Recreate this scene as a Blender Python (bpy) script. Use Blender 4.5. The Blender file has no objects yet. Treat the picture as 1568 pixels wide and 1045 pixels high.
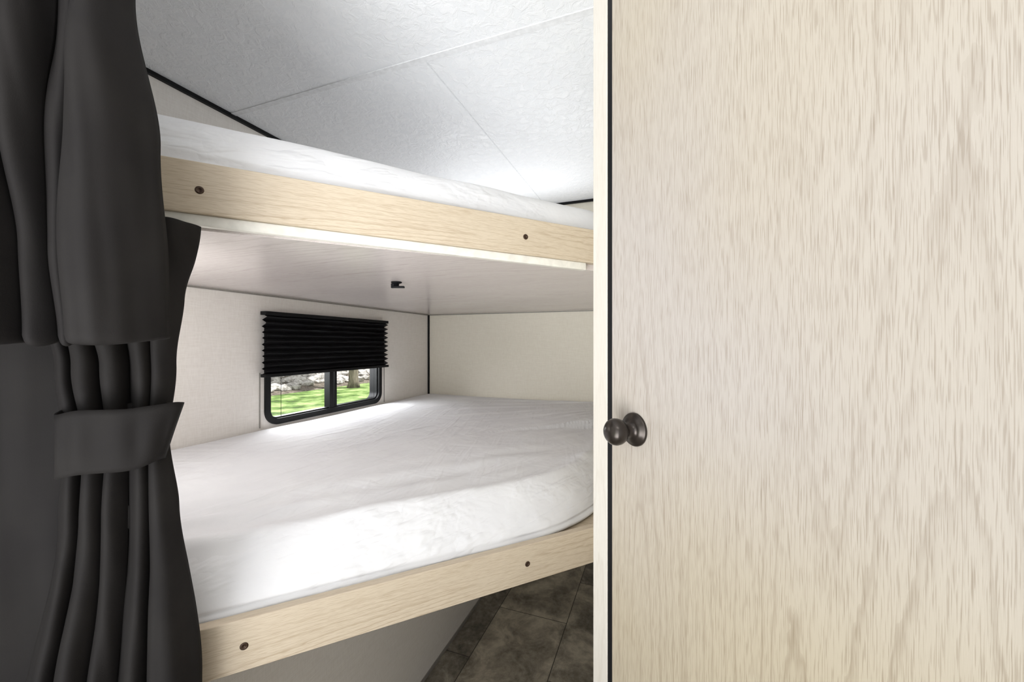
import bpy, bmesh, math, random
from mathutils import Vector, noise
random.seed(4)
S=1.113; CZ=1.17
TH=math.radians(20.4)
col=bpy.context.scene.collection
RD=Vector((.6794,.7337,0)); RN=Vector((.7337,-.6794,0))   # rail direction, rail outward normal (towards the room)
RANG=math.atan2(RD.y,RD.x)
def V(x,y,dz): return Vector((S*x,S*y,CZ+S*dz))

# ---------------------------------------------------------------- materials
def srgb(r,g,b):
    f=lambda c:(c/255/12.92) if c/255<=.04045 else ((c/255+.055)/1.055)**2.4
    return (f(r),f(g),f(b),1)
class M:
    def __init__(s,name,rough=.5,spec=.5):
        s.m=bpy.data.materials.new(name); s.m.use_nodes=True
        s.nt=s.m.node_tree; s.b=s.nt.nodes['Principled BSDF']
        s.b.inputs['Roughness'].default_value=rough
        s.b.inputs['Specular IOR Level'].default_value=spec
    def n(s,t,**k):
        nd=s.nt.nodes.new(t)
        for a,v in k.items():
            if a in nd.inputs: nd.inputs[a].default_value=v
            else: setattr(nd,a,v)
        return nd
    def l(s,a,b): s.nt.links.new(a,b)
    def coord(s,scale=(1,1,1),rot=None):
        tc=s.n('ShaderNodeTexCoord'); v=tc.outputs['Object']
        if rot:
            m0=s.n('ShaderNodeMapping'); m0.inputs['Rotation'].default_value=rot; s.l(v,m0.inputs['Vector']); v=m0.outputs['Vector']
        mp=s.n('ShaderNodeMapping'); mp.inputs['Scale'].default_value=scale
        s.l(v,mp.inputs['Vector']); return mp.outputs['Vector']
    def noise(s,scale,vec,detail=3,rough=.5,dist=0):
        nd=s.n('ShaderNodeTexNoise'); nd.inputs['Scale'].default_value=scale
        nd.inputs['Detail'].default_value=detail; nd.inputs['Roughness'].default_value=rough
        nd.inputs['Distortion'].default_value=dist
        s.l(vec,nd.inputs['Vector']); return nd.outputs['Fac']
    def ramp(s,fac,stops):
        r=s.n('ShaderNodeValToRGB'); e=r.color_ramp.elements
        while len(e)<len(stops): e.new(.5)
        for i,(p,c) in enumerate(stops): e[i].position=p; e[i].color=c
        s.l(fac,r.inputs['Fac']); return r.outputs['Color']
    def mix(s,fac,a,b,mode='MIX'):
        x=s.n('ShaderNodeMix'); x.data_type='RGBA'; x.blend_type=mode
        for v,i in ((fac,0),(a,6),(b,7)):
            if hasattr(v,'is_output'): s.l(v,x.inputs[i])
            else: x.inputs[i].default_value=v
        return x.outputs[2]
    def math(s,op,a,b=None,c=None):
        x=s.n('ShaderNodeMath',operation=op)
        for i,v in enumerate((a,b,c)):
            if v is None: continue
            if hasattr(v,'is_output'): s.l(v,x.inputs[i])
            else: x.inputs[i].default_value=v
        return x.outputs[0]
    def bump(s,h,strength=.2,dist=.002,prev=None):
        b=s.n('ShaderNodeBump'); b.inputs['Strength'].default_value=strength; b.inputs['Distance'].default_value=dist
        s.l(h,b.inputs['Height'])
        if prev: s.l(prev,b.inputs['Normal'])
        s.l(b.outputs['Normal'],s.b.inputs['Normal']); return b.outputs['Normal']
    def color(s,c):
        if hasattr(c,'is_output'): s.l(c,s.b.inputs['Base Color'])
        else: s.b.inputs['Base Color'].default_value=c
def g(x): return (x,x,x,1)
def plain(name,c,rough=.5,spec=.5,metal=0):
    m=M(name,rough,spec); m.b.inputs['Metallic'].default_value=metal
    v=m.coord(); f=m.noise(60,v,2)
    d=tuple(x*.85 for x in c[:3])+(1,)
    m.color(m.ramp(f,[(.3,d),(.7,c)])); return m.m
def wood(name,axis,light,mid,dark,rough=.45,k=1.0,contrast=1.0,tint=None,spec=.4,rings=18,fig=.38):
    m=M(name,rough,spec)
    def st(a):
        s=[1,1,1]; s[axis]=a; return m.coord(tuple(s))
    # growth-ring figure: contour lines of a strongly stretched smooth noise
    nz=m.noise(13*k,st(.06),.5,.4)
    jn=m.noise(130*k,st(.14),2,.55)
    ph=m.math('MULTIPLY_ADD',jn,.7,m.math('MULTIPLY',nz,rings))
    fr_=m.math('FRACT',ph)
    cath=m.ramp(fr_,[(0,g(.55)),(.08,g(0)),(.22,g(.75)),(.4,g(1)),(1,g(.95))])
    # short crisp pores in two sizes
    fine=m.noise(1700*k,st(.028),1,.5)
    fr=m.ramp(fine,[(.36,g(0)),(.47,g(1))])
    fine2=m.noise(850*k,st(.022),1,.5)
    fr2=m.ramp(fine2,[(.30,g(0)),(.40,g(1))])
    blotch=m.noise(3,st(.5),2)
    base=m.mix(m.ramp(blotch,[(.38,g(0)),(.62,g(1))]),mid,light)
    mk=m.ramp(m.noise(5*k,st(.3),1),[(.40,g(.2)),(.58,g(1))])
    c1=m.mix(m.math('MULTIPLY',mk,fig*contrast),base,m.mix(cath,dark,base))
    c1=m.mix(.24*contrast,c1,m.mix(fr2,dark,c1))
    c2=m.mix(.30*contrast,c1,m.mix(fr,dark,c1))
    if tint is not None:
        pm=m.noise(1.5,st(.8),2)
        c2=m.mix(m.ramp(pm,[(.4,g(0)),(.62,g(.9))]),c2,m.mix(1.0,c2,tint,'MULTIPLY'))
    m.color(c2); m.bump(fine,.10,.001); return m.m
m_oak_v=wood('oak_laminate_vertical',2,srgb(179,172,165),srgb(175,168,162),srgb(118,103,88),.42,.9,1.1,tint=srgb(252,246,224),fig=.32)
m_oak_h=wood('oak_laminate_rail',0,srgb(206,192,171),srgb(201,187,166),srgb(148,124,94),.42,1.2,1.1)
m_oak_edge=wood('oak_laminate_edge',2,srgb(206,201,193),srgb(201,195,186),srgb(170,160,146),.45,1.2,.6)
m_deck=wood('deck_laminate',0,srgb(220,212,209),srgb(214,206,203),srgb(166,152,146),.22,.8,.8,spec=.7)
def linen(name,a,b):
    m=M(name,.6,.3)
    n1=m.noise(420,m.coord((.06,.06,1)),2,.6); n2=m.noise(420,m.coord((1,1,.10)),2,.6)
    hv=m.math('MULTIPLY',m.math('ADD',n1,n2),.5)
    m.color(m.ramp(hv,[(.35,b),(.6,a)])); m.bump(hv,.03,.0006); return m.m
m_wall=linen('linen_wallpaper',srgb(240,236,231),srgb(231,226,220))
m_wall2=linen('linen_wallpaper_end',srgb(236,231,217),srgb(228,222,207))
def ceilmat():
    m=M('stucco_ceiling',.38,.5); v=m.coord()
    n1=m.noise(38,v,5,.6,.8); n2=m.noise(110,v,3,.5)
    r=m.ramp(n1,[(.42,g(0)),(.6,g(1))])
    m.color(m.ramp(n1,[(.3,srgb(240,242,245)),(.7,srgb(247,248,250))]))
    p=m.bump(n2,.12,.001); m.bump(r,.5,.002,p); return m.m
m_ceil=ceilmat()
def sheetmat():
    m=M('cotton_sheet',.85,.2); v=m.coord()
    n1=m.noise(9,v,3,.5,.3); n2=m.noise(500,v,2)
    def crease(scale,rot,st,lo=.50,hi=.80):
        n=m.noise(scale,m.coord((1,st,1),(0,0,rot)),2,.5,.0)
        return m.ramp(n,[(lo,g(0)),(hi,g(1))])
    r1=crease(40,.35,.09); r2=crease(36,-.25,.08); r3=crease(32,1.2,.09)
    k1=m.ramp(m.noise(3.0,v,2),[(.40,g(.15)),(.58,g(1))]); k2=m.ramp(m.noise(3.4,m.coord((1,1,1),(0,0,1)),2),[(.42,g(.1)),(.60,g(1))])
    rr=m.mix(1.0,m.mix(k1,g(0),r1),m.mix(k2,g(0),m.mix(.5,r2,r3)),'ADD')
    m.color(m.ramp(n1,[(.3,srgb(225,225,228)),(.7,srgb(231,231,233))]))
    p=m.bump(n2,.12,.0006); p=m.bump(n1,.45,.012,p); m.bump(rr,.55,.0065,p)
    return m.m
m_sheet=sheetmat()
def clothmat(name,c,c2,r=.75,sp=.12):
    m=M(name,r,sp); v=m.coord()
    n=m.noise(900,v,2); n1=m.noise(12,v,3)
    m.color(m.ramp(n1,[(.3,c),(.7,c2)])); m.bump(n,.25,.0005)
    return m.m
m_cloth=clothmat('charcoal_curtain_fabric',srgb(31,29,29),srgb(36,34,33),.75,.14)
m_blind=clothmat('black_pleated_fabric',srgb(26,26,28),srgb(32,32,34),.6,.2)
m_black=plain('black_plastic',srgb(14,15,18),.5,.2)
m_bronze=plain('dark_bronze_metal',srgb(60,54,50),.28,.6,.7)
m_track=plain('white_plastic_track',srgb(234,231,222),.4)
m_white=plain('white_trim',srgb(243,244,246),.5)
m_seam=plain('ceiling_seam',srgb(234,236,239),.5)
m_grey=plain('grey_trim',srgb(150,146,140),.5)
m_screw=plain('bronze_screw',srgb(70,52,40),.4,.5,.5)
def floormat():
    m=M('slate_vinyl_floor',.45,.4)
    tc=m.n('ShaderNodeTexCoord'); mp=m.n('ShaderNodeMapping'); mp.inputs['Rotation'].default_value=(0,0,math.pi/2); mp.inputs['Location'].default_value=(.0,.14,0)
    m.l(tc.outputs['Object'],mp.inputs['Vector']); v=mp.outputs['Vector']
    br=m.n('ShaderNodeTexBrick'); m.l(v,br.inputs['Vector'])
    for a,b in (('Scale',1.0),('Brick Width',.6),('Row Height',.3),('Mortar Size',.0015),('Bias',0)): br.inputs[a].default_value=b
    br.inputs['Color1'].default_value=g(0); br.inputs['Color2'].default_value=g(1); br.inputs['Mortar'].default_value=g(0)
    n=m.noise(8,v,6,.65,.5); n2=m.noise(50,v,5,.7)
    dk=m.ramp(n,[(.38,srgb(84,80,74)),(.55,srgb(122,116,107)),(.66,srgb(182,173,158))])
    lt=m.ramp(n,[(.35,srgb(124,117,104)),(.5,srgb(190,179,160)),(.62,srgb(240,230,207))])
    tile=m.mix(br.outputs['Color'],dk,lt)
    c=m.mix(.30,tile,m.ramp(n2,[(.35,srgb(66,63,59)),(.7,srgb(200,191,176))]))
    c=m.mix(br.outputs['Fac'],c,srgb(64,60,57))
    m.color(c); m.bump(n2,.15,.001); return m.m
m_floor=floormat()
def glassmat():
    m=M('window_glass',.02,.5); nt=m.nt
    t=m.n('ShaderNodeBsdfTransparent'); gl=m.n('ShaderNodeBsdfGlossy'); gl.inputs['Roughness'].default_value=.02
    mx=m.n('ShaderNodeMixShader'); mx.inputs[0].default_value=.06
    m.l(t.outputs[0],mx.inputs[1]); m.l(gl.outputs[0],mx.inputs[2])
    m.l(mx.outputs[0],nt.nodes['Material Output'].inputs['Surface']); return m.m
m_glass=glassmat()
def grass():
    m=M('grass',.9,.1); v=m.coord(); n=m.noise(1.2,v,6,.7); 
    m.color(m.ramp(n,[(.38,srgb(70,92,46)),(.48,srgb(116,146,76)),(.62,srgb(176,192,130))])); return m.m
def rockm():
    m=M('pale_rock',.9,.1); n=m.noise(5,m.coord(),5,.7)
    m.color(m.ramp(n,[(.3,srgb(110,104,96)),(.6,srgb(214,210,204))])); return m.m
def bark():
    m=M('bark',.9,.1); n=m.noise(12,m.coord((1,1,.15)),5,.7)
    m.color(m.ramp(n,[(.35,srgb(70,62,54)),(.65,srgb(150,140,126))])); return m.m
def leaf():
    m=M('foliage',.8,.2); n=m.noise(3,m.coord(),4,.7)
    m.color(m.ramp(n,[(.35,srgb(50,80,28)),(.65,srgb(130,160,70))])); return m.m
m_grass,m_rock,m_bark,m_leaf=grass(),rockm(),bark(),leaf()

# ---------------------------------------------------------------- geometry helpers
def link(o,parent=None,mat=None):
    col.objects.link(o)
    if parent: o.parent=parent
    if mat: o.data.materials.append(mat)
    return o
def empty(name):
    e=bpy.data.objects.new(name,None); e.empty_display_size=.1; col.objects.link(e); return e
def mesh(name,verts,faces,mat,parent=None,smooth=False):
    me=bpy.data.meshes.new(name); me.from_pydata([tuple(v) for v in verts],[],faces); me.update()
    if smooth:
        for p in me.polygons: p.use_smooth=True
    return link(bpy.data.objects.new(name,me),parent,mat)
def box(name,c,d,mat,parent=None,rot=0,bev=0,tilt=0):
    bm=bmesh.new(); bmesh.ops.create_cube(bm,size=1)
    for v in bm.verts: v.co=Vector((v.co.x*d[0],v.co.y*d[1],v.co.z*d[2]))
    if bev: bmesh.ops.bevel(bm,geom=bm.edges[:],offset=bev,segments=3,affect='EDGES',profile=.6)
    me=bpy.data.meshes.new(name); bm.to_mesh(me); bm.free()
    o=bpy.data.objects.new(name,me); o.location=c; o.rotation_euler=(0,tilt,rot); return link(o,parent,mat)
def bb(name,a,b,mat,parent=None,bev=0):
    a=Vector(a); b=Vector(b); return box(name,(a+b)/2,[abs(b[i]-a[i]) for i in range(3)],mat,parent,0,bev)
def prism(name,poly,z0,z1,mat,parent=None):
    n=len(poly); vs=[(p[0],p[1],z0) for p in poly]+[(p[0],p[1],z1) for p in poly]
    fs=[tuple(reversed(range(n))),tuple(range(n,2*n))]+[(i,(i+1)%n,n+(i+1)%n,n+i) for i in range(n)]
    return mesh(name,vs,fs,mat,parent)
def lathe(name,prof,origin,axis,mat,parent=None,seg=48):
    q=Vector((0,0,1)).rotation_difference(Vector(axis))
    vs=[];fs=[]
    for (r,h) in prof:
        for k in range(seg):
            a=2*math.pi*k/seg; vs.append(Vector(origin)+q@Vector((r*math.cos(a),r*math.sin(a),h)))
    for i in range(len(prof)-1):
        for k in range(seg):
            k2=(k+1)%seg; fs.append((i*seg+k,i*seg+k2,(i+1)*seg+k2,(i+1)*seg+k))
    fs.append(tuple(range((len(prof)-1)*seg,len(prof)*seg)))
    fs.append(tuple(reversed(range(seg))))
    return mesh(name,vs,fs,mat,parent,True)

# ---------------------------------------------------------------- room shell
XL=-1.256*S; YB=1.987*S; XR=-.088; ZC=CZ+.715*S
wy0,wy1=.985*S,1.552*S; wz0,wz1=CZ-.272*S,CZ+.085*S     # window opening
wl=empty('wall_left')
T=.05
bb('panel_a',(XL-T,-1.2,0),(XL,wy0,ZC),m_wall,wl); bb('panel_b',(XL-T,wy1,0),(XL,YB+T,ZC),m_wall,wl)
bb('panel_c',(XL-T,wy0,0),(XL,wy1,wz0),m_wall,wl); bb('panel_d',(XL-T,wy0,wz1),(XL,wy1,ZC),m_wall,wl)
bb('wall_back',(XL,YB,0),(2.2,YB+T,ZC),m_wall2)
bb('wall_right',(XR,.64,0),(XR+.03,YB,ZC),m_wall2)
bb('floor',(XL-T,-2.6,-.05),(2.2,YB+T,0),m_floor)
bb('ceiling',(XL-T,-2.6,ZC),(2.2,YB+T,ZC+.05),m_ceil)
RP=Vector((-.14*S,.895*S,0))              # point on rail front face
def rail(t,n=0,z=0): p=RP+RD*t*S+RN*n*S; return Vector((p.x,p.y,z))
tl=-.90
a=rail(tl); b_=rail(-1.62)
prism('wall_front',[(a.x,a.y),(b_.x,b_.y),(b_.x-RN.x*.03,b_.y-RN.y*.03),(a.x-RN.x*.03,a.y-RN.y*.03)],0,ZC,m_wall)
bb('wall_underbed',(-.795,.45,0),(-.766,YB,CZ-.50*S),m_wall)
bb('baseboard_underbed',(-.766,.45,0),(-.762,YB,.012),m_grey)
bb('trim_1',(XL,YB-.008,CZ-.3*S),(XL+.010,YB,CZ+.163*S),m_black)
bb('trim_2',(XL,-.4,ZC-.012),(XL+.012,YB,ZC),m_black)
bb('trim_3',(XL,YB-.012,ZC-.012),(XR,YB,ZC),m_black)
bb('trim_4',(XL+.012,.858*S-.009,ZC-.002),(2.1,.858*S+.009,ZC),m_white)
bb('trim_5',(-.555*S-.002,.87*S,ZC-.0006),(-.555*S+.002,YB-.012,ZC),m_seam)
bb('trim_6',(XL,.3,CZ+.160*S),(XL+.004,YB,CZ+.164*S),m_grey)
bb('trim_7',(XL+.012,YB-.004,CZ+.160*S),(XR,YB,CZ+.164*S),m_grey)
bb('trim_8',(XL,.950*S,CZ-.285*S),(XL+.003,.953*S,CZ-.10*S),m_grey)
bb('trim_9',(XL,1.590*S,CZ-.285*S),(XL+.003,1.593*S,CZ-.10*S),m_grey)

# ---------------------------------------------------------------- window
win=empty('window_1')
def rrect(y0,y1,z0,z1,r,n=8):
    pts=[]
    for cy,cz,a0 in ((y1-r,z1-r,0),(y0+r,z1-r,90),(y0+r,z0+r,180),(y1-r,z0+r,270)):
        for k in range(n+1):
            a=math.radians(a0+90*k/n); pts.append((cy+r*math.cos(a),cz+r*math.sin(a)))
    return pts
def frame(name,o,i,x0,x1,mat,parent):
    n=len(o); vs=[]
    for x in (x0,x1):
        for p in o: vs.append((x,p[0],p[1]))
        for p in i: vs.append((x,p[0],p[1]))
    fs=[]
    for k in range(n):
        j=(k+1)%n
        fs+= [(k,j,n+j,n+k),(2*n+k,3*n+k,3*n+j,2*n+j),(k,2*n+k,2*n+j,j),(n+k,n+j,3*n+j,3*n+k)]
    return mesh(name,vs,fs,mat,parent)
fy0,fy1=.968*S,1.568*S; fz0,fz1=CZ-.283*S,CZ+.095*S
frame('outer_frame',rrect(fy0,fy1,fz0,fz1,.055),rrect(fy0+.022,fy1-.022,fz0+.022,fz1-.022,.035),XL-T-.005,XL+.008,m_black,win)
frame('inner_gasket',rrect(fy0+.020,fy1-.020,fz0+.020,fz1-.020,.036),rrect(fy0+.027,fy1-.027,fz0+.027,fz1-.027,.030),XL-.03,XL-.004,m_black,win)
ym=1.262*S
bb('meeting_stile',(XL-.03,ym-.012,fz0+.02),(XL+.004,ym+.012,fz1-.02),m_black,win,.002)
bb('sliding_stile',(XL-.03,ym+.026,fz0+.02),(XL-.006,ym+.040,fz1-.02),m_black,win,.002)
bb('glass_pane',(XL-.022,fy0+.02,fz0+.02),(XL-.019,fy1-.02,fz1-.02),m_glass,win)

# pleated blind
bl=empty('pleated_blind')
by0,by1=.950*S,1.577*S; bz0,bz1=CZ-.105*S,CZ+.098*S
N=10; vs=[];fs=[]; L=40
for i in range(2*N+1):
    z=bz1-(bz1-bz0)*i/(2*N); x=XL+.014+(.026 if i%2 else 0)
    for k in range(L+1):
        y=by0+(by1-by0)*k/L
        sg=.0012*math.sin(k*.7+i)
        vs.append((x+sg,y,z+sg))
W=L+1
for i in range(2*N):
    for k in range(L): fs.append((i*W+k,i*W+k+1,(i+1)*W+k+1,(i+1)*W+k))
o=mesh('pleated_shade',vs,fs,m_blind,bl); md=o.modifiers.new('s','SOLIDIFY'); md.thickness=.001
bb('head_rail',(XL+.011,by0-.004,bz1-.004),(XL+.040,by1+.004,bz1+.010),m_black,bl,.002)
bb('bottom_rail',(XL+.012,by0-.004,bz0-.010),(XL+.042,by1+.004,bz0+.002),m_black,bl,.002)
for i,yy in enumerate((by0+.08,by1-.08)):
    bb('cord_%d'%i,(XL+.012,yy,fz0+.03),(XL+.0132,yy+.0012,bz0),m_black,bl)

# ---------------------------------------------------------------- bunks
bunk=empty('bunk_bed')
def railboard(name,zt,zb,tilt=0,dz=0):
    t0,t1=tl,.052; th=.02
    c=rail((t0+t1)/2); c=c-RN*th/2
    return box(name,(c.x,c.y,CZ+S*((zt+zb)/2+dz)),((t1-t0)*S,th,(zt-zb)*S),m_oak_h,bunk,RANG,.002,tilt)
TL=.0095
railboard('upper_rail',.254,.1796,TL,TL*.424); railboard('lower_rail',-.413,-.491)
def screw(name,t,z):
    p=rail(t,0,CZ+S*z); lathe(name,[(.0062,-.002),(.0062,.0006),(.0048,.0012),(.0026,.0012),(.0022,.0002)],p,RN,m_screw,bunk,20)
screw('screw_1',-.705,.220); screw('screw_2',-.1715,.2173); screw('screw_3',-.6515,-.4535); screw('screw_4',-.167,-.452)
ar=rail(.052,0)-RN*.021; al=rail(tl,0)-RN*.021
dp=[(XL+.001,YB-.001),(XL+.001,al.y),(al.x,al.y),(ar.x-.006,ar.y-.006),(XR-.002,ar.y+.01),(XR-.002,YB-.001)]
prism('upper_deck',dp,CZ+.1665*S,CZ+.19*S,m_deck,bunk)
prism('lower_deck',dp,CZ-.455*S,CZ-.428*S,m_oak_h,bunk)
bb('lower_cleat',(XL+.001,al.y,CZ-.49*S),(XL+.03,YB-.001,CZ-.455*S),m_oak_h,bunk)
bb('wall_end',(XL,al.y-.03,0),(al.x,al.y-.001,ZC),m_wall)
c=rail((tl+.0)/2-.005,-.012); 
trk=box('curtain_track',(c.x,c.y,CZ+.1715*S+TL*.45*S),((.0-tl)*S-.02,.014,.016*S),m_track,None,RANG,.0015,TL)

# mattress with fitted sheet
def sm(x): x=max(0,min(1,x)); return x*x*(3-2*x)
def mattress(name,zb,hfull,hfront,seed,inset,rgap,k1,k2,tiltup=0,lipw=.07,lip0=.45,ridge=.006,fall_l=.15):
    q=rail(.0,0)-RN*(.022+inset); q=Vector((q.x,q.y)); rd=Vector((RD.x,RD.y)); rn=Vector((RN.x,RN.y))
    xr=XR-rgap
    A=Vector((XL+.006,YB-.006)); B=Vector((xr,YB-.006))
    t=(xr-q.x)/rd.x; C=q+rd*t
    yl=al.y+.006; t=(yl-q.y)/rd.y; D=q+rd*t; E=Vector((XL+.006,yl))
    poly=[A,E,D,C,B]; kk=[(.02,.02),(.03,.03),(.08,.08),(k1,k2),(.03,.03)]
    out=[]; n=len(poly)
    for i in range(n):
        p0,p1,p2=poly[i-1],poly[i],poly[(i+1)%n]
        d0=(p0-p1).normalized(); d2=(p2-p1).normalized()
        a=p1+d0*kk[i][0]; c=p1+d2*kk[i][1]
        for j in range(25):
            u=j/24; out.append(a*(1-u)**2+p1*2*u*(1-u)+c*u*u)
    Ls=[(out[(i+1)%len(out)]-out[i]).length for i in range(len(out))]; tot=sum(Ls); NA=560; ring=[]
    i=0;acc=0
    for k in range(NA):
        s=tot*k/NA
        while acc+Ls[i]<s: acc+=Ls[i]; i+=1
        u=(s-acc)/max(Ls[i],1e-9); ring.append(out[i].lerp(out[(i+1)%len(out)],u))
    cen=(A+B+C+E)/4
    fl=[(out[i],out[(i+1)%len(out)]) for i in range(len(out)) if min(out[i].y,out[i].y)<C.y+k2+.01 and out[i].x>D.x-.02]
    def fdist(p):
        best=9
        for a,b in fl:
            ab=b-a; L2=ab.length_squared
            if L2<1e-9: continue
            t=max(0,min(1,(p-a).dot(ab)/L2)); d=(p-(a+ab*t)).length
            if d<best: best=d
        return best
    def hgt(p,dfr):
        f=math.exp(-(max(0,dfr-lipw*.7)/fall_l)**1.4)
        h=hfull*(1-f)+hfront*f
        lip=lip0+(1-lip0)*math.sin(min(1,dfr/lipw)*math.pi/2)
        h*=lip
        h+=ridge*math.exp(-((dfr-lipw*.95)/(lipw*.28))**2)*(.8+.6*noise.noise(Vector((p.x*5,p.y*5,seed))))
        al_=(q-p).dot(rd)
        h+=tiltup*sm(al_/.9)
        return h
    vs=[];fs=[]; NS=8; NR=120
    D0=[fdist(p) for p in ring]
    for r in range(NS):
        u=r/(NS-1)
        for k,p in enumerate(ring):
            h=hgt(p,0)-.018*(0 if D0[k]<.05 else 1)-.004
            d=(cen-p).normalized()
            pp=p+d*(.004-.008*math.sin(math.pi*u))
            pp=pp+d*.004*noise.noise(Vector((p.x*9,p.y*9,u*1.5+seed)))
            zz=zb+h*u+(.006*noise.noise(Vector((p.x*6,p.y*6,seed+4))) if r==0 else 0)
            vs.append((pp.x,pp.y,zz))
    for r in range(1,NR+1):
        u=r/NR; uu=u*u*.75+u*.25
        for k,p in enumerate(ring):
            L=(cen-p).length; dd=uu*L; pp=p+(cen-p)*min(uu,.9999)
            df=(q-pp).dot(rn)
            dfr=fdist(pp) if (df<.5 and pp.y<1.9) else 1.0
            isf=D0[k]<.05
            rnd=.018*math.exp(-dd/.012)*(0 if isf else 1)+.004*math.exp(-dd/.006)
            z=zb+hgt(pp,dfr)-rnd
            w=Vector((pp.x,pp.y,0)); fall=min(1,dd/.04)
            z+=fall*.007*noise.noise(w*3.1+Vector((seed,0,0)))
            ox,oy=XR+.12,YB+.1
            ang=math.atan2(pp.y-oy,pp.x-ox); rr=(Vector((ox,oy))-pp).length
            cr=noise.noise(Vector((ang*22,rr*.9,seed+2)))
            z+=fall*.012*max(0,cr)**1.3*2*max(0,1-abs(rr-.8)/.8)
            al_=(pp-q).dot(rd)
            # long soft folds parallel to the front edge
            z+=fall*.010*noise.noise(Vector((al_*1.5,df*20,seed+5)))*math.exp(-((df-.16)/.12)**2)
            z+=fall*.005*noise.noise(Vector((al_*3.0+df*4,df*30-al_*5,seed+7)))*math.exp(-(df/.35)**2)
            vs.append((pp.x,pp.y,z))
    R=NS+NR
    for r in range(R-1):
        for k in range(NA):
            j=(k+1)%NA; fs.append((r*NA+k,r*NA+j,(r+1)*NA+j,(r+1)*NA+k))
    fs.append(tuple((R-1)*NA+k for k in range(NA)))
    fs.append(tuple(reversed(range(NA))))
    return mesh(name,vs,fs,m_sheet,None,True)
mattress('mattress',CZ-.426*S,.1385*S,.098*S,3.0,.006,.055,.22,.34,0,.080,.22,.010,.17)
mattress('mattress.001',CZ+.192*S,.155*S,.126*S,11.0,.002,.03,.05,.06,.022,.045,.55,.005,.12)

# small turn latch under the upper deck
hk=empty('bunk_latch')
hp=V(-.669,.900,.1665)
lathe('plate',[(.016,0),(.016,.003),(.012,.005),(.008,.006),(.007,.014),(.0001,.014)],hp,(0,0,-1),m_black,hk,24)
box('lever',(hp.x+.008,hp.y,hp.z-.016),(.034,.012,.006),m_black,hk,.4,.002)
box('lever_tip',(hp.x-.010,hp.y-.004,hp.z-.012),(.010,.010,.014),m_black,hk,.4,.002)

# ---------------------------------------------------------------- wardrobe on the right
wd=empty('wardrobe')
E0=Vector((-.062,.5638,0)); De=Vector((.7337,-.6794,0)); Db=Vector((.6794,.7337,0)); DA=math.atan2(De.y,De.x)
def wbox(name,s0,s1,b0,b1,z0,z1,mat,bev=.001):
    c=E0+De*(s0+s1)/2+Db*(b0+b1)/2; return box(name,(c.x,c.y,(z0+z1)/2),(s1-s0,b1-b0,z1-z0),mat,wd,DA,bev)
wbox('stile',-.041,-.0100,0,.02,0,ZC-.001,m_oak_edge)
wbox('side_panel',-.041,-.025,.021,.55,0,ZC-.001,m_oak_edge)
wbox('gasket',-.0100,-.0002,.001,.018,.08,ZC-.03,m_black,0)
wbox('door_panel',0,.66,0,.018,.08,ZC-.03,m_oak_v)
wbox('far_stile',.664,.70,0,.02,0,ZC-.001,m_oak_edge)
wbox('far_side_panel',.684,.70,.021,.55,0,ZC-.001,m_oak_edge)
wbox('toe_kick',-.024,.663,.01,.02,0,.078,m_oak_edge)
wbox('back_panel',-.024,.683,.53,.55,0,ZC-.001,m_oak_edge)
kp=E0+De*.0435; kp.z=CZ-.111
lathe('door_knob',[(.0215,0),(.0215,.002),(.0205,.0035),(.0175,.0042),(.0165,.006),(.0125,.0072),(.009,.009),(.0078,.013),(.0075,.017),(.0085,.0195),(.012,.0215),(.0150,.0245),(.0165,.0285),(.0168,.033),(.0155,.0375),(.0125,.041),(.008,.0435),(.004,.0443),(.0005,.0445)],kp,-Db,m_bronze,wd,64)

# ---------------------------------------------------------------- curtains
CO=Vector((-.5334,.2925,0))
def cpt(t,n,dz):
    p=CO+RD*t+RN*n; return (p.x*S,p.y*S,CZ+dz*S)
def interp(tab,z):
    if z>=tab[0][0]: return tab[0][1]
    for (z0,a),(z1,b) in zip(tab,tab[1:]):
        if z>=z1:
            u=(z0-z)/(z0-z1); u=u*u*(3-2*u); return [x*(1-u)+y*u for x,y in zip(a,b)]
    return tab[-1][1]
def curtain(name,tab,amp,n0,ztop,zbot,hem,parent,seed=0,rows=130,per=26,hemroll=True,pw=.6,sub=.0035):
    vs=[];fs=[]; nf=len(tab[0][1])-1
    R=rows+(8 if hemroll else 0)
    for r in range(R+1):
        q=min(1,r/rows)
        for f in range(nf):
            for k in range(per if f<nf-1 else per+1):
                s=k/per
                zb=zbot+hem[f]+ (hem[f+1]-hem[f])*s*s*(3-2*s)
                if hemroll: zb-=.005*math.sin(math.pi*s)
                z=ztop+(zb-ztop)*q
                b=interp(tab,z)
                t=b[f]+(b[f+1]-b[f])*s
                w=abs(b[f+1]-b[f])
                base=n0(z) if callable(n0) else n0
                sk=s**(1+.5*math.sin(f*2.3+1))
                n=base+min(amp[f],w*.85)*(abs(math.sin(math.pi*sk))**pw)
                n+=.003*noise.noise(Vector((t*40,z*7,seed)))+sub*noise.noise(Vector((t*85+z*6,z*5,seed+3)))
                t+=.003*noise.noise(Vector((f*3.1,z*7,seed+8)))
                if r>rows:
                    u=(r-rows)/8; a=u*math.pi
                    n-=.006*(1-math.cos(a))+.001; z-=.007*math.sin(a)
                    if u>.6: z+=.02*(u-.6)
                vs.append(cpt(t,n,z))
    W=nf*per+1
    for r in range(R):
        for k in range(W-1): fs.append((r*W+k,r*W+k+1,(r+1)*W+k+1,(r+1)*W+k))
    o=mesh(name,vs,fs,m_cloth,parent,True); md=o.modifiers.new('s','SOLIDIFY'); md.thickness=.002; md.offset=-1
    return o
c1=empty('privacy_curtain')
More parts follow.
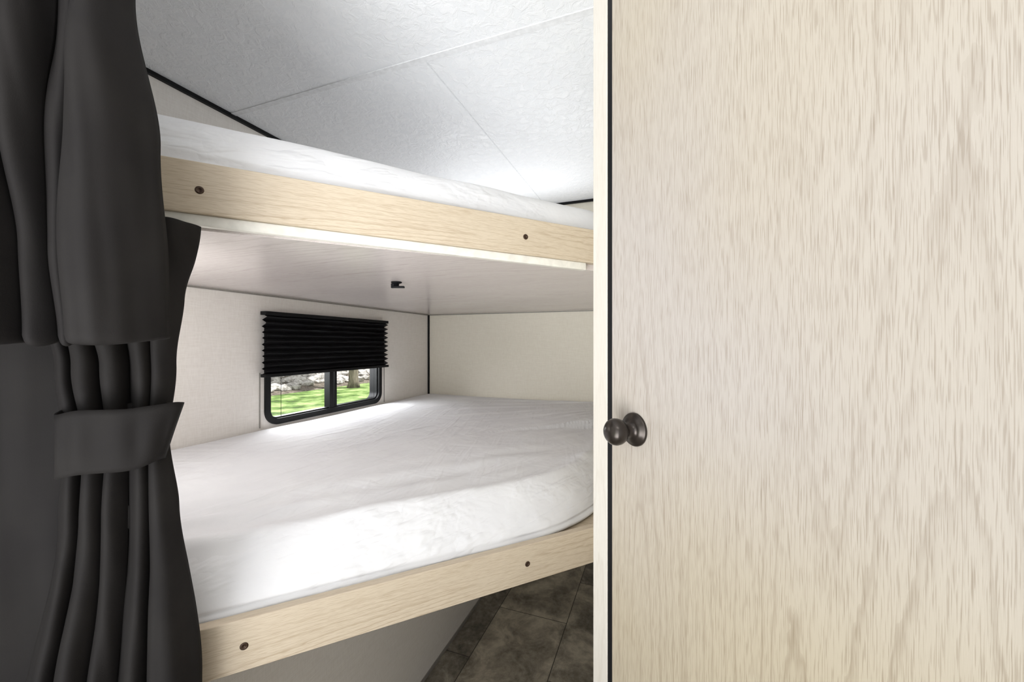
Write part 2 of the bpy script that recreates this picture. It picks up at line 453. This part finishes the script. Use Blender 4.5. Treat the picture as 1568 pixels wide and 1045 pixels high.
up=[(.70,[-.30,-.20,-.150,-.100,-.085,-.050]),
    (.386,[-.28,-.180,-.130,-.090,-.072,-.030]),
    (.223,[-.27,-.175,-.128,-.100,-.080,-.008]),
    (.10,[-.26,-.172,-.116,-.097,-.084,-.001]),
    (.0,[-.25,-.170,-.112,-.090,-.080,-.001])]
curtain('upper_drape',up,[.040,.042,.030,.012,.046],.0,.69,.010,[-.002,.003,.0,.001,0,.004],c1,1,pw=.8)
c2=empty('privacy_curtain.001')
low=[(.165,[-.20,-.165,-.125,-.085,-.040,.008]),
     (.06,[-.150,-.132,-.108,-.075,-.040,-.010]),
     (-.03,[-.134,-.118,-.092,-.066,-.040,-.018]),
     (-.12,[-.126,-.108,-.086,-.066,-.044,-.026]),
     (-.22,[-.132,-.112,-.088,-.066,-.042,-.014]),
     (-.453,[-.156,-.130,-.098,-.072,-.040,.013]),
     (-.85,[-.18,-.145,-.105,-.070,-.030,.028])]
def n0(z):
    return -.104+(.018 if z<-.3 else 0)*min(1,(-.3-z)/.15)
curtain('lower_drape',low,[.024,.032,.026,.028,.036],n0,.163,-.95,[0]*6,c2,6,rows=220,hemroll=False,pw=.8)
fl_=[(.165,[-.60,-.40,-.25,-.115]),(-.95,[-.60,-.40,-.25,-.11])]
curtain('back_drape',fl_,[.006,.006,.004],-.118,.163,-.95,[0]*4,c2,9,rows=40,hemroll=False,pw=1,sub=.001)
vs=[];fs=[];K=72;Rw=10
for r in range(Rw+1):
    v=r/Rw
    for k in range(K+1):
        a=2*math.pi*k/K
        ct,st=math.cos(a),math.sin(a)
        hw=.049; cx=-.0745
        t=cx+hw*(abs(ct)**.8)*(1 if ct>0 else -1)
        n=-.086+.028*(abs(st)**.75)*(1 if st>0 else -.45)
        z=-.080-.076*v +.003*ct
        if ct>.55:
            gg=(ct-.55)/.45; t+=gg*(.020*(1-v)-.002); z+=-.002*gg+ .004*gg*v
        n+=.0015*math.sin(k*.9)*math.sin(v*3.1)
        z+=.0018*math.sin(k*.35)
        vs.append(cpt(t,n,z))
for r in range(Rw):
    for k in range(K): fs.append((r*(K+1)+k,r*(K+1)+k+1,(r+1)*(K+1)+k+1,(r+1)*(K+1)+k))
o=mesh('tie_band',vs,fs,m_cloth,c2,True); md=o.modifiers.new('s','SOLIDIFY'); md.thickness=.003; md.offset=1

# ---------------------------------------------------------------- outdoors
bb('lawn',(-14.3,-30,-1.0),(XL-1.5,60,-.9),m_grass)
def rocks(name,n,xr,yr,zf,sz):
    bm=bmesh.new()
    for i in range(n):
        x=random.uniform(*xr); y=random.uniform(*yr); s=random.uniform(*sz)
        r=bmesh.ops.create_icosphere(bm,subdivisions=1,radius=s)
        ax=random.uniform(.7,1.4); ay=random.uniform(.7,1.4)
        for v in r['verts']:
            v.co=Vector((v.co.x*ax*random.uniform(.8,1.2)+x,v.co.y*ay*random.uniform(.8,1.2)+y,v.co.z*.6*random.uniform(.8,1.2)+zf(x)))
    me=bpy.data.meshes.new(name); bm.to_mesh(me); bm.free(); return link(bpy.data.objects.new(name,me),None,m_rock)
rocks('rock_bank',1700,(-21,-14.85),(6,40),lambda x:-.85+(-14.5-x)*.2,(.08,.32))
mesh('bank_ground',[(-14.3,-5,-.95),(-14.3,50,-.95),(-24,50,.9),(-24,-5,.9)],[(0,1,2,3)],m_bark)
def tree(name,x,y,r,h):
    e=empty(name)
    prof=[(r*1.5,0),(r*1.1,.3),(r,1),(r*.85,h*.6),(r*.5,h)]
    lathe('trunk',prof,(x,y,-.9),(0,0,1),m_bark,e,16)
    bm=bmesh.new()
    for i in range(26):
        s=random.uniform(.5,1.0); rr=bmesh.ops.create_icosphere(bm,subdivisions=2,radius=s)
        c=Vector((x+random.uniform(-1.8,1.8),y+random.uniform(-1.8,1.8),h+random.uniform(-1.4,1.8)))
        for v in rr['verts']: v.co=v.co*(1+.35*noise.noise(v.co*3+c))+c
    me=bpy.data.meshes.new('crown'); bm.to_mesh(me); bm.free(); link(bpy.data.objects.new('crown',me),e,m_leaf)
tree('tree',-13.4,14.8,.20,6.5); tree('tree.001',-10.5,4.0,.16,5)

# ---------------------------------------------------------------- lights
def area(name,loc,size,power,target,color=(1,1,1),spread=180):
    l=bpy.data.lights.new(name,'AREA'); l.shape='RECTANGLE'; l.size=size[0]; l.size_y=size[1]; l.energy=power; l.color=color
    l.spread=math.radians(spread)
    o=bpy.data.objects.new(name,l); o.location=loc
    o.rotation_euler=(Vector(target)-Vector(loc)).to_track_quat('-Z','Y').to_euler(); col.objects.link(o); return o
area('ceiling_lamp',(.0,-.55,ZC-.02),(.5,.3),4,(.0,-.5,0),(1,.99,.98))
area('rear_area_light',(-.3,-2.3,1.35),(1.6,1.2),17.5,(-.5,1.2,1.1),(.97,.985,1))  # unseen area light behind the camera, aimed at the bunks; no door modelled
area('ceiling_fill',(-.35,-.9,.6),(.9,.9),14,(-.50,.6,ZC),(.97,.985,1),100)  # uplight added out of view to brighten the ceiling, not a flash
area('upper_bunk_fill',(-.72,YB-.32,CZ+.32*S),(.9,.45),6,(-.70,YB-.80,ZC),(.98,.99,1))  # fill added out of sight behind the upper mattress for the ceiling glow
area('lower_bunk_fill',(-1.05,.36,1.18),(.35,.25),2.3,(-.75,1.8,1.32),(1,.995,.99))  # added fill, hidden by the curtain, brightens lower bunk walls and bed; no fixture
area('window_daylight',(XL-.25,(wy0+wy1)/2,1.2),(.6,.5),18,(XL+.8,(wy0+wy1)/2,.85),(.96,.98,1))
sn=bpy.data.lights.new('sun','SUN'); sn.energy=6; sn.angle=.02
so=bpy.data.objects.new('sun',sn); so.rotation_euler=Vector((-.45,-.25,-.85)).to_track_quat('-Z','Y').to_euler(); col.objects.link(so)
w=bpy.data.worlds.new('world'); bpy.context.scene.world=w; w.use_nodes=True
bg=w.node_tree.nodes['Background']; bg.inputs[0].default_value=(.95,.97,1,1); bg.inputs[1].default_value=1.05

# ---------------------------------------------------------------- camera
cam=bpy.data.cameras.new('camera'); cam.sensor_width=36; cam.lens=608/1568*36; cam.shift_y=.0022; cam.clip_start=.01
co=bpy.data.objects.new('camera',cam); co.location=(0,0,CZ); co.rotation_euler=(math.pi/2,0,TH); col.objects.link(co)
bpy.context.scene.camera=co
bpy.context.scene.view_settings.view_transform='Standard'
